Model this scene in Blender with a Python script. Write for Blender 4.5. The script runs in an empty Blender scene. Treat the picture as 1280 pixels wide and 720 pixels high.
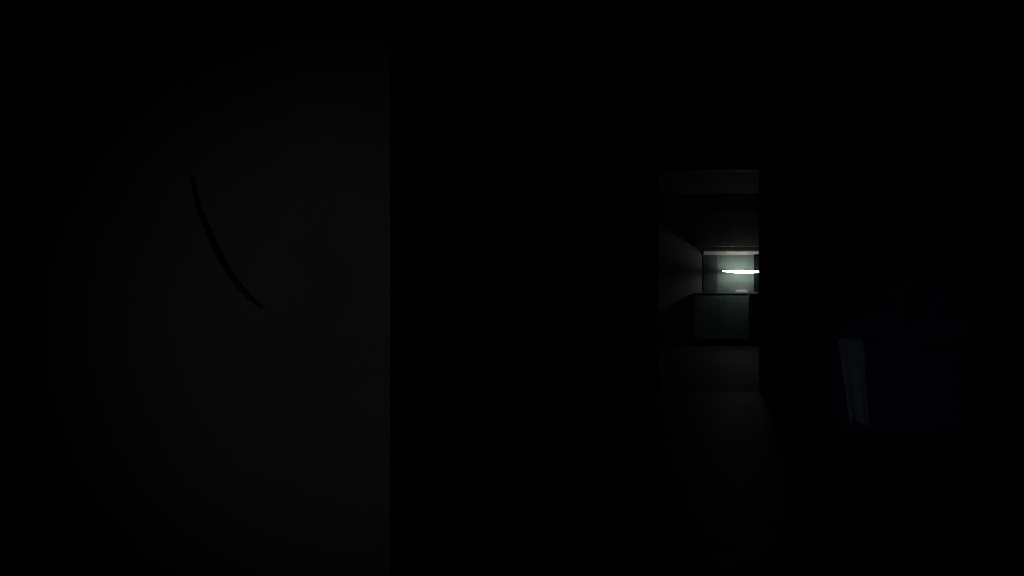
import bpy, bmesh, math, random
from mathutils import Vector, Matrix

random.seed(4)
S = bpy.context.scene
COL = S.collection

# ------------------------------------------------------------------ camera
cam_d = bpy.data.cameras.new('camera')
cam_d.sensor_width = 36.0
cam_d.lens = 36.0 * 1000.0 / 1280.0          # focal length of 1000 px on a 1280 px frame
cam_d.clip_start = 0.02
cam = bpy.data.objects.new('camera', cam_d)
COL.objects.link(cam)
cam.location = (0.0, 0.0, 0.95)
cam.rotation_euler = (math.radians(90), 0, 0)
S.camera = cam

# ------------------------------------------------------------------ world: a black night
w = bpy.data.worlds.new('night')
S.world = w
w.use_nodes = True
w.node_tree.nodes['Background'].inputs['Color'].default_value = (0.35, 0.5, 1.0, 1)
w.node_tree.nodes['Background'].inputs['Strength'].default_value = 0.0012

# added bluish sun through an unseen opening, put in to light the armchair
chair_fill_d = bpy.data.lights.new('chair_fill', 'SUN')
chair_fill_d.energy = 0.030
chair_fill_d.angle = math.radians(4)
chair_fill_d.color = (0.70, 0.82, 1.0)
chair_fill = bpy.data.objects.new('chair_fill', chair_fill_d)
COL.objects.link(chair_fill)
WIN_C = Vector((-1.45, -1.2, 1.62))           # centre of the added, unseen opening
FILL_DIR = (Vector((2.0, 4.25, 0.66)) - WIN_C).normalized()
chair_fill.rotation_euler = FILL_DIR.to_track_quat('-Z', 'Y').to_euler()

# dying hand torch carried just beside the camera
tor_d = bpy.data.lights.new('torch', 'SPOT')
tor_d.energy = 0.72
tor_d.spot_size = math.radians(41)
tor_d.spot_blend = 1.0
tor_d.shadow_soft_size = 0.02
tor_d.color = (1.0, 1.0, 0.98)
tor = bpy.data.objects.new('torch', tor_d)
COL.objects.link(tor)
tor.location = (-0.26, -0.25, 1.0)
tor.rotation_euler = (Vector((-0.34, 1.6, 0.87)) - tor.location).to_track_quat('-Z', 'Y').to_euler()

vs = S.view_settings
S.display_settings.display_device = 'sRGB'
vs.view_transform = 'Standard'
vs.look = 'None'
vs.exposure = 0.0
vs.gamma = 1.0
vs.use_curve_mapping = False

TUBE = 9.8                                    # radiance of the lamp's diffuser

# ------------------------------------------------------------------ materials
def mat(name, col, rough=0.7, col2=None, scale=6.0, bump=0.0, bscale=40.0, metal=0.0, spec=0.5):
    m = bpy.data.materials.new(name)
    m.use_nodes = True
    nt = m.node_tree
    b = nt.nodes['Principled BSDF']
    b.inputs['Roughness'].default_value = rough
    b.inputs['Metallic'].default_value = metal
    b.inputs['Specular IOR Level'].default_value = spec
    tc = nt.nodes.new('ShaderNodeTexCoord')
    if col2 is None:
        col2 = tuple(c * 0.85 for c in col)
    n = nt.nodes.new('ShaderNodeTexNoise')
    n.inputs['Scale'].default_value = scale
    n.inputs['Detail'].default_value = 5
    nt.links.new(tc.outputs['Object'], n.inputs['Vector'])
    r = nt.nodes.new('ShaderNodeValToRGB')
    r.color_ramp.elements[0].position = 0.35
    r.color_ramp.elements[1].position = 0.65
    r.color_ramp.elements[0].color = (*col2, 1)
    r.color_ramp.elements[1].color = (*col, 1)
    nt.links.new(n.outputs['Fac'], r.inputs['Fac'])
    nt.links.new(r.outputs['Color'], b.inputs['Base Color'])
    if bump:
        n2 = nt.nodes.new('ShaderNodeTexNoise')
        n2.inputs['Scale'].default_value = bscale
        n2.inputs['Detail'].default_value = 4
        nt.links.new(tc.outputs['Object'], n2.inputs['Vector'])
        bp = nt.nodes.new('ShaderNodeBump')
        bp.inputs['Strength'].default_value = bump
        bp.inputs['Distance'].default_value = 0.01
        nt.links.new(n2.outputs['Fac'], bp.inputs['Height'])
        nt.links.new(bp.outputs['Normal'], b.inputs['Normal'])
    return m

M_plaster = mat('pale_plaster', (0.56, 0.56, 0.545), 0.9, (0.49, 0.49, 0.475), 3.0, 0.25, 25)
M_endcap = mat('shaded_wall_end', (0.02, 0.02, 0.02), 0.9)  # shade on the partition's end face, put into the colour
M_roomwall = mat('dark_room_paint', (0.10, 0.10, 0.10), 0.9, (0.07, 0.07, 0.07), 2.0, 0.2, 30)
M_ceiling = mat('ceiling_paint', (0.20, 0.20, 0.20), 0.95)
M_floor = mat('worn_dark_floor', (0.055, 0.052, 0.05), 0.60, (0.03, 0.03, 0.03), 5.0, 0.5, 12, spec=0.14)
M_kfloor = mat('red_brown_floor', (0.060, 0.036, 0.040), 0.7, (0.046, 0.030, 0.032), 4.0, 0.2, 20, spec=0.15)
M_kwall = mat('grey_kitchen_paint', (0.72, 0.72, 0.71), 0.9, (0.64, 0.64, 0.63), 3.0, 0.2, 30)
M_splash = mat('green_grey_splash', (0.33, 0.40, 0.355), 0.55, (0.28, 0.35, 0.305), 5.0)
M_teal = mat('dark_teal_splash', (0.15, 0.18, 0.18), 0.6, (0.12, 0.15, 0.15), 5.0)
M_border = mat('cream_border', (0.74, 0.70, 0.66), 0.6)
M_cab = mat('grey_cabinet', (0.19, 0.19, 0.187), 0.6)
M_base = mat('teal_grey_cabinet', (0.38, 0.46, 0.47), 0.6)
M_plinth = mat('black_plinth', (0.008, 0.008, 0.008), 0.8)
M_black = mat('black_paint', (0.012, 0.012, 0.012), 0.6)
M_top = mat('dark_slate_worktop', (0.10, 0.12, 0.125), 0.5)
M_metal = mat('dull_metal', (0.35, 0.35, 0.35), 0.4, metal=1.0)
M_white = mat('white_ceramic', (0.8, 0.8, 0.78), 0.35)
M_blue = mat('blue_fabric', (0.075, 0.10, 0.19), 0.95, (0.055, 0.078, 0.15), 25.0, 0.4, 200, spec=0.2)
M_cloth = mat('pale_cloth', (0.42, 0.47, 0.52), 0.95, (0.36, 0.41, 0.46), 20.0, 0.3, 150, spec=0.2)
M_kceil = mat('dimmed_kitchen_ceiling', (0.03, 0.03, 0.03), 0.9)  # dimness of the kitchen ceiling put into a near-black colour
M_wood = mat('dark_wood', (0.03, 0.02, 0.015), 0.5)
M_rubber = mat('black_rubber', (0.05, 0.05, 0.05), 0.7)
M_frame = mat('brown_gloss_paint', (0.05, 0.045, 0.04), 0.6)

M_tube = bpy.data.materials.new('lit_opal_diffuser')
M_tube.use_nodes = True
_b = M_tube.node_tree.nodes['Principled BSDF']
_b.inputs['Base Color'].default_value = (0.8, 0.8, 0.8, 1)
_b.inputs['Emission Color'].default_value = (0.90, 1.0, 0.95, 1)
_b.inputs['Emission Strength'].default_value = TUBE

# ------------------------------------------------------------------ helpers
def link(name, bm, material, parent=None, smooth=False):
    me = bpy.data.meshes.new(name)
    bmesh.ops.recalc_face_normals(bm, faces=bm.faces[:])
    if smooth:
        for f in bm.faces:
            f.smooth = True
    bm.to_mesh(me)
    bm.free()
    me.materials.append(material)
    o = bpy.data.objects.new(name, me)
    COL.objects.link(o)
    if parent:
        o.parent = parent
    return o

def add_box(bm, a, b, bev=0.0, seg=2):
    vs_ = [bm.verts.new((x, y, z)) for x in (a[0], b[0]) for y in (a[1], b[1]) for z in (a[2], b[2])]
    fs = [(0, 1, 3, 2), (4, 6, 7, 5), (0, 4, 5, 1), (2, 3, 7, 6), (0, 2, 6, 4), (1, 5, 7, 3)]
    faces = [bm.faces.new([vs_[i] for i in f]) for f in fs]
    if bev:
        edges = list({e for f in faces for e in f.edges})
        bmesh.ops.bevel(bm, geom=edges, offset=bev, segments=seg, profile=0.5, affect='EDGES')

def box(name, a, b, m, parent=None, bev=0.0, seg=2, smooth=False):
    bm = bmesh.new()
    add_box(bm, a, b, bev, seg)
    return link(name, bm, m, parent, smooth)

def prism(name, prof, y0, y1, m, parent=None, bev=0.02, seg=3):
    """profile in the x-z plane, extruded along y, edges rounded"""
    bm = bmesh.new()
    lo = [bm.verts.new((x, y0, z)) for x, z in prof]
    hi = [bm.verts.new((x, y1, z)) for x, z in prof]
    n = len(prof)
    bm.faces.new(lo)
    bm.faces.new(hi[::-1])
    for i in range(n):
        bm.faces.new((lo[i], lo[(i + 1) % n], hi[(i + 1) % n], hi[i]))
    if bev:
        ed = [e for e in bm.edges if len({round(v.co.y, 5) for v in e.verts}) == 1]
        bmesh.ops.bevel(bm, geom=ed, offset=bev, segments=seg, profile=0.5, affect='EDGES')
    return link(name, bm, m, parent, True)

def lathe(bm, prof, n=24, axis='Z'):
    rings = []
    for r, h in prof:
        ring = []
        for i in range(n):
            t = 2 * math.pi * i / n
            p = (r * math.cos(t), r * math.sin(t), h)
            if axis == 'X':
                p = (h, p[0], p[1])
            ring.append(bm.verts.new(p))
        rings.append(ring)
    for a, b in zip(rings, rings[1:]):
        for i in range(n):
            bm.faces.new((a[i], a[(i + 1) % n], b[(i + 1) % n], b[i]))
    bm.faces.new(rings[0][::-1])
    bm.faces.new(rings[-1])

def tube(bm, pts, rad, n=10):
    pts = [Vector(p) for p in pts]
    rings = []
    for i, p in enumerate(pts):
        d = (pts[min(i + 1, len(pts) - 1)] - pts[max(i - 1, 0)]).normalized()
        u = d.cross(Vector((0, 1, 0.01))).normalized()
        v = d.cross(u).normalized()
        r = rad[i] if isinstance(rad, (list, tuple)) else rad
        rings.append([bm.verts.new(p + r * (math.cos(2 * math.pi * k / n) * u + math.sin(2 * math.pi * k / n) * v)) for k in range(n)])
    for a, b in zip(rings, rings[1:]):
        for k in range(n):
            bm.faces.new((a[k], a[(k + 1) % n], b[(k + 1) % n], b[k]))
    bm.faces.new(rings[0][::-1])
    bm.faces.new(rings[-1])

def struct(name, a, b, m):
    o = box(name, a, b, m)
    o['kind'] = 'structure'
    return o

def tag(o, label, cat, group=None):
    o['label'] = label
    o['category'] = cat
    if group:
        o['group'] = group
    return o

def thing(name, loc, label, cat, group=None):
    o = bpy.data.objects.new(name, None)
    o.empty_display_size = 0.1
    COL.objects.link(o)
    o.location = loc
    return tag(o, label, cat, group)

def px(x, y, d):
    return Vector(((x - 640) * d / 1000.0, d, 0.95 - (y - 360) * d / 1000.0))

# ------------------------------------------------------------------ room shell
FAR, FAR2 = 7.30, 7.42            # wall with the doorway
DX0, DX1, DH = 1.30, 2.300, 2.06  # doorway
BACK = 13.30                      # kitchen back wall
XL, XR, YB, H = -2.6, 3.25, -1.2, 2.5
KX0, KX1 = 0.75, 5.0

struct('floor', (XL, YB, -0.1), (XR, 7.30, 0), M_floor)
kf = struct('floor', (KX0, 7.30, -0.1), (KX1, BACK, 0), M_kfloor)
struct('ceiling', (XL, YB, H), (XR, 7.30, H + 0.1), M_ceiling)
struct('ceiling', (KX0, 7.30, H), (KX1, BACK, H + 0.1), M_kceil)

# far wall around the doorway, as one shell
bm = bmesh.new()
add_box(bm, (XL, FAR, 0), (DX0, FAR2, H))
add_box(bm, (DX1, FAR, 0), (KX1, FAR2, H))
add_box(bm, (DX0, FAR, DH), (DX1, FAR2, H))
o = link('wall_far', bm, M_roomwall); o['kind'] = 'structure'

struct('wall_right', (XR, YB, 0), (XR + 0.1, FAR, H), M_roomwall)
struct('wall_side', (XL - 0.1, YB, 0), (XL, FAR, H), M_roomwall)

# wall behind the camera, with an opening added for the armchair fill
wx0, wx1, wz0, wz1 = WIN_C.x - 0.52, WIN_C.x + 0.52, WIN_C.z - 0.62, WIN_C.z + 0.62
bm = bmesh.new()
add_box(bm, (XL, YB - 0.1, 0), (wx0, YB, H))
add_box(bm, (wx1, YB - 0.1, 0), (XR, YB, H))
add_box(bm, (wx0, YB - 0.1, 0), (wx1, YB, wz0))
add_box(bm, (wx0, YB - 0.1, wz1), (wx1, YB, H))
o = link('wall_behind', bm, M_roomwall); o['kind'] = 'structure'
bm = bmesh.new()
for a, b in (((wx0, wz0), (wx0 + 0.05, wz1)), ((wx1 - 0.05, wz0), (wx1, wz1)),
             ((wx0 + 0.05, wz0), (wx1 - 0.05, wz0 + 0.05)), ((wx0 + 0.05, wz1 - 0.05), (wx1 - 0.05, wz1))):
    add_box(bm, (a[0], YB - 0.08, a[1]), (b[0], YB - 0.03, b[1]))
o = link('added_window_1', bm, M_frame); o['kind'] = 'structure'  # unseen frame, added around the opening for the armchair fill

# the pale partition that ends close to the camera on the left
PY = 1.60
pe = px(490.5, 360, PY).x
o = struct('wall_left', (XL, PY, 0), (pe - 0.004, PY + 0.12, H), M_plaster)
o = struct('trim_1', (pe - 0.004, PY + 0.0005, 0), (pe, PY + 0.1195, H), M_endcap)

# door lining of the doorway
ly0, ly1 = FAR - 0.015, FAR2 + 0.015
struct('trim_2', (DX0, ly0, 0), (DX0 + 0.03, ly1, DH), M_frame)
struct('trim_3', (DX1 - 0.004, ly0, 0), (DX1 + 0.03, ly1, DH), M_frame)
struct('trim_4', (DX0 + 0.03, ly0, DH - 0.03), (DX1 - 0.004, ly1, DH), M_frame)

# skirting
struct('baseboard_far', (XL, FAR - 0.018, 0), (DX0 - 0.02, FAR, 0.10), M_frame)
struct('baseboard_right', (XR - 0.018, YB, 0), (XR, FAR - 0.02, 0.10), M_frame)

# kitchen shell
struct('wall_kitchen_back', (KX0, BACK, 0), (KX1, BACK + 0.1, H), M_kwall)
struct('wall_kitchen_left', (KX0 - 0.1, FAR2, 0), (KX0, BACK, H), M_kwall)
struct('wall_kitchen_right', (KX1, FAR2, 0), (KX1 + 0.1, BACK, H), M_roomwall)
sp0, sp1 = px(879, 0, BACK).x, px(942, 0, BACK).x
spm = px(896, 0, BACK).x
struct('trim_5', (spm, BACK - 0.008, 0.872), (sp1, BACK, 1.497), M_splash)
struct('trim_8', (sp0, BACK - 0.008, 0.872), (spm, BACK, 1.497), M_teal)
bm = bmesh.new()
cvx0, cvx1 = sp0, px(951, 0, BACK).x
sec = [(BACK - 0.001, 1.498), (BACK - 0.010, 1.498), (BACK - 0.060, 1.552), (BACK - 0.060, 1.562), (BACK - 0.001, 1.562)]
va = [bm.verts.new((cvx0, y, z)) for y, z in sec]
vb = [bm.verts.new((cvx1, y, z)) for y, z in sec]
bm.faces.new(va); bm.faces.new(vb[::-1])
for i in range(5):
    bm.faces.new((va[i], va[(i + 1) % 5], vb[(i + 1) % 5], vb[i]))
o = link('trim_6', bm, M_border); o['kind'] = 'structure'
struct('trim_7', (sp1, BACK - 0.03, 0.92), (sp1 + 0.24, BACK, 1.497), M_black)

# ------------------------------------------------------------------ kitchen lamp
LY = BACK - 0.18
zl = px(0, 339.3, LY).z
xa, xb = px(902, 0, LY).x, px(953.5, 0, LY).x
L = xb - xa
lamp = thing('wall_lamp', ((xa + xb) / 2, LY, zl),
             'lit white tube lamp mounted on the wall above the kitchen worktop', 'lamp')
lamp.rotation_euler = (0, math.radians(1.0), 0)
bm = bmesh.new()
prof = []
for i in range(21):
    t = -1 + 2 * i / 20
    prof.append((0.005 + 0.020 * (1 - abs(t) ** 1.7), t * (L / 2 - 0.012)))
lathe(bm, prof, 20, 'X')
bmesh.ops.translate(bm, verts=bm.verts[:], vec=(0, 0, 0))
link('diffuser', bm, M_tube, lamp, True)
box('housing', (-L / 2 + 0.01, 0.033, -0.008), (L / 2 - 0.01, 0.055, 0.008), M_metal, lamp, 0.003)
for s in (-1, 1):
    bm = bmesh.new()
    x0, x1 = sorted((s * (L / 2 - 0.012), s * L / 2))
    add_box(bm, (x0, -0.007, -0.007), (x1, 0.055, 0.007), 0.003)
    link('end_cap', bm, M_metal, lamp)
    box('bracket', (s * 0.2 - 0.012, 0.055, -0.006), (s * 0.2 + 0.012, 0.171 if s < 0 else 0.149, 0.006), M_metal, lamp)

# ------------------------------------------------------------------ kitchen units
def handle(parent, x, y, z, length=0.12):
    bm = bmesh.new()
    tube(bm, [(x, y + 0.02, z - length / 2), (x, y - 0.005, z - length / 2 + 0.004), (x, y - 0.012, z - length / 2 + 0.02),
              (x, y - 0.012, z + length / 2 - 0.02), (x, y - 0.005, z + length / 2 - 0.004), (x, y + 0.02, z + length / 2)], 0.005, 8)
    return link('handle', bm, M_metal, parent, True)

cx0, cx1 = px(869, 0, 13.16).x, px(953, 0, 13.16).x
cz0, cz1 = 1.632, 2.22
wc = thing('wall_cabinet', ((cx0 + cx1) / 2, BACK, cz0), 'dim grey two-door wall cabinet hung above the lit tube lamp', 'cabinet')
hw = (cx1 - cx0) / 2
box('body', (-hw, -0.085, 0), (hw, -0.002, cz1 - cz0), M_cab, wc, 0.003)
for s in (-1, 1):
    a, b = sorted((s * 0.002, s * hw))
    d = box('door', (a, -0.103, 0.002), (b, -0.0855, cz1 - cz0), M_cab, wc, 0.003)
    handle(d, s * 0.05, -0.108, 0.12)

bx0, bx1 = px(869, 0, 13.15).x, px(937, 0, 13.15).x
bc = thing('base_cabinet', ((bx0 + bx1) / 2, BACK, 0), 'teal-grey two-door base cabinet with recessed black plinth below the slate worktop', 'cabinet')
hw = (bx1 - bx0) / 2
box('body', (-hw, -0.085, 0.10), (hw, -0.012, 0.85), M_base, bc, 0.003)
box('plinth', (-hw + 0.005, -0.06, 0), (hw - 0.005, -0.02, 0.10), M_plinth, bc)
for s in (-1, 1):
    a, b = sorted((s * 0.002, s * (hw - 0.001)))
    d = box('door', (a, -0.103, 0.105), (b, -0.0855, 0.845), M_base, bc, 0.003)
    handle(d, s * 0.05, -0.108, 0.70)

wt = box('worktop', (bx0 - 0.02, BACK - 0.109, 0.85), (bx1, BACK - 0.009, 0.87), M_top, None, 0.006)
tag(wt, 'dark slate worktop lying on the teal-grey base cabinet', 'worktop')

lx0 = bx1 + 0.015
lc = thing('low_cupboard', (lx0 + 0.30, BACK, 0), 'black single-door low cupboard standing right of the base cabinet', 'cupboard')
box('body', (-0.30, -0.16, 0.05), (0.30, -0.035, 0.865), M_black, lc, 0.006)
box('plinth', (-0.29, -0.14, 0), (0.29, -0.035, 0.05), M_plinth, lc)
d = box('door', (-0.297, -0.179, 0.06), (0.297, -0.1605, 0.855), M_black, lc, 0.004)
handle(d, -0.25, -0.184, 0.72)

# folded white cloth, slumped against the back of the worktop
fx = px(927.5, 0, 13.22).x
bm = bmesh.new()
layers = [(0.0, 0.155, 0.105), (0.013, 0.160, 0.108), (0.016, 0.140, 0.102), (0.030, 0.146, 0.104), (0.033, 0.118, 0.098), (0.047, 0.122, 0.098), (0.054, 0.092, 0.09)]
rings = []
for z, dpt, hx in layers:                      # height, distance of its front edge from the wall, half width
    y0, y1 = BACK - 0.103 + (0.16 - dpt) * 0.75, BACK - 0.018
    ring = []
    for k in range(28):
        t = 2 * math.pi * k / 28
        cx_ = math.copysign(abs(math.cos(t)) ** 0.35, math.cos(t))
        cy_ = math.copysign(abs(math.sin(t)) ** 0.35, math.sin(t))
        ring.append(bm.verts.new((fx + hx * cx_ * (1 + 0.02 * math.sin(3 * t + z * 90)), (y0 + y1) / 2 + (y1 - y0) / 2 * cy_, 0.8702 + z)))
    rings.append(ring)
for a, b in zip(rings, rings[1:]):
    for k in range(28):
        bm.faces.new((a[k], a[(k + 1) % 28], b[(k + 1) % 28], b[k]))
bm.faces.new(rings[0][::-1]); bm.faces.new(rings[-1])
tag(link('folded_cloth', bm, M_white, None, True), 'small white folded cloth lying on the worktop under the tube lamp', 'cloth')

# ------------------------------------------------------------------ cable on the partition
pts = [(240, 214), (243, 230), (247, 250), (253, 268), (259, 283), (266, 300), (275, 318), (285, 336), (296, 352), (309, 367), (322, 379), (332, 387)]
P, R = [], []
for i, (x, y) in enumerate(pts):
    t = i / (len(pts) - 1)
    q = px(x, y, PY)
    q.y = PY - 0.0045 + (0.012 if i in (0, len(pts) - 1) else 0)
    P.append(q)
    R.append(0.0035 + 0.0035 * math.sin(math.pi * t))
# smooth by Catmull-Rom
PP, RR = [], []
for i in range(len(P) - 1):
    p0, p1, p2, p3 = P[max(i - 1, 0)], P[i], P[i + 1], P[min(i + 2, len(P) - 1)]
    for k in range(5):
        t = k / 5
        PP.append(0.5 * ((2 * p1) + (-p0 + p2) * t + (2 * p0 - 5 * p1 + 4 * p2 - p3) * t * t + (-p0 + 3 * p1 - 3 * p2 + p3) * t ** 3))
        RR.append(R[i] * (1 - t) + R[i + 1] * t)
PP.append(P[-1]); RR.append(R[-1])
bm = bmesh.new()
tube(bm, PP, RR, 10)
tag(link('cable', bm, M_rubber, None, True), 'thin black cable bowed diagonally across the pale wall on the left', 'cable')

# ------------------------------------------------------------------ blue wing armchair, seen from its side, facing left
AX, AY = 1.605, 4.42
ac = thing('wing_armchair', (AX, AY, 0), 'blue fabric wing armchair standing side-on in the dark at the right', 'armchair')
HWD = 0.40
arm_prof = [(0.06, 0.20), (0.02, 0.30), (0.0, 0.56), (0.02, 0.64), (0.08, 0.68), (0.16, 0.675), (0.30, 0.655), (0.72, 0.66), (0.78, 0.20)]
wing_prof = [(0.26, 0.66), (0.33, 0.73), (0.46, 0.79), (0.60, 0.85), (0.70, 0.94), (0.76, 1.06), (0.81, 1.16), (0.88, 1.20), (0.94, 1.17), (0.86, 0.80), (0.80, 0.66)]
for s in (-1, 1):
    a, b = sorted((s * (HWD - 0.13), s * HWD))
    prism('arm', arm_prof, a, b, M_blue, ac, 0.025)
    a, b = sorted((s * (HWD - 0.10), s * (HWD - 0.015)))
    prism('wing', wing_prof, a, b, M_blue, ac, 0.025)
back_prof = [(0.60, 0.30), (0.64, 0.55), (0.72, 0.90), (0.80, 1.18), (0.84, 1.235), (0.92, 1.25), (0.98, 1.20), (0.93, 0.85), (0.86, 0.20), (0.62, 0.20)]
prism('backrest', back_prof, -HWD + 0.101, HWD - 0.101, M_blue, ac, 0.03)
box('seat_frame', (0.05, -HWD + 0.131, 0.19), (0.62, HWD - 0.131, 0.32), M_blue, ac, 0.02, 3, True)
box('seat_cushion', (0.01, -HWD + 0.132, 0.321), (0.62, HWD - 0.132, 0.47), M_blue, ac, 0.045, 4, True)
for lx in (0.09, 0.78):
    for s in (-1, 1):
        bm = bmesh.new()
        lathe(bm, [(0.018, 0.0), (0.022, 0.06), (0.03, 0.16), (0.032, 0.20)], 12)
        kx = 0.0 if lx < 0.5 else 0.04
        for v in bm.verts:
            v.co.x += lx + kx * (0.2 - v.co.z) / 0.2
            v.co.y += s * (HWD - 0.065)
        link('leg', bm, M_wood, ac, True)

# pale cloth hung over the near arm, at its front
prof = []
ya = -HWD - 0.007                                  # just off the near face of the arm
for k in range(9):
    prof.append((ya - 0.006 - 0.012 * (1 - k / 8), 0.27 + 0.37 * k / 8))
for a in range(1, 6):
    t = math.pi / 2 * a / 6
    prof.append((ya + 0.035 - 0.035 * math.cos(t), 0.655 + 0.036 * math.sin(t)))
for k in range(4):
    prof.append((ya + 0.035 + 0.095 * k / 3, 0.691 if k < 3 else 0.688))
bm = bmesh.new()
NX = 12
top, bot = [], []
for i in range(NX + 1):
    u = i / NX
    ra, rb = [], []
    for j, (y, z) in enumerate(prof):
        hang = max(0.0, (0.64 - z) / 0.37)
        x = 0.035 + 0.125 * u + 0.02 * hang * (1 - u) + 0.02 * hang
        wv = 0.010 * hang * (1 + math.sin(u * 11 + 0.6))
        zz = z + 0.02 * hang * math.sin(u * 5)
        ra.append(bm.verts.new((x, y - wv, zz)))
        rb.append(bm.verts.new((x, y - wv - (0.005 if z < 0.66 else 0.0), zz + (0.005 if z >= 0.66 else 0.0))))
    top.append(ra); bot.append(rb)
m = len(prof)
for i in range(NX):
    for j in range(m - 1):
        bm.faces.new((top[i][j], top[i + 1][j], top[i + 1][j + 1], top[i][j + 1]))
        bm.faces.new((bot[i][j], bot[i][j + 1], bot[i + 1][j + 1], bot[i + 1][j]))
    bm.faces.new((top[i][0], bot[i][0], bot[i + 1][0], top[i + 1][0]))
    bm.faces.new((top[i][-1], top[i + 1][-1], bot[i + 1][-1], bot[i][-1]))
for j in range(m - 1):
    bm.faces.new((top[0][j], top[0][j + 1], bot[0][j + 1], bot[0][j]))
    bm.faces.new((top[-1][j], bot[-1][j], bot[-1][j + 1], top[-1][j + 1]))
bmesh.ops.translate(bm, verts=bm.verts[:], vec=(AX, AY, 0))
tag(link('cloth', bm, M_cloth, None, True), 'pale grey-blue cloth hanging over the nearer arm of the blue armchair', 'cloth')
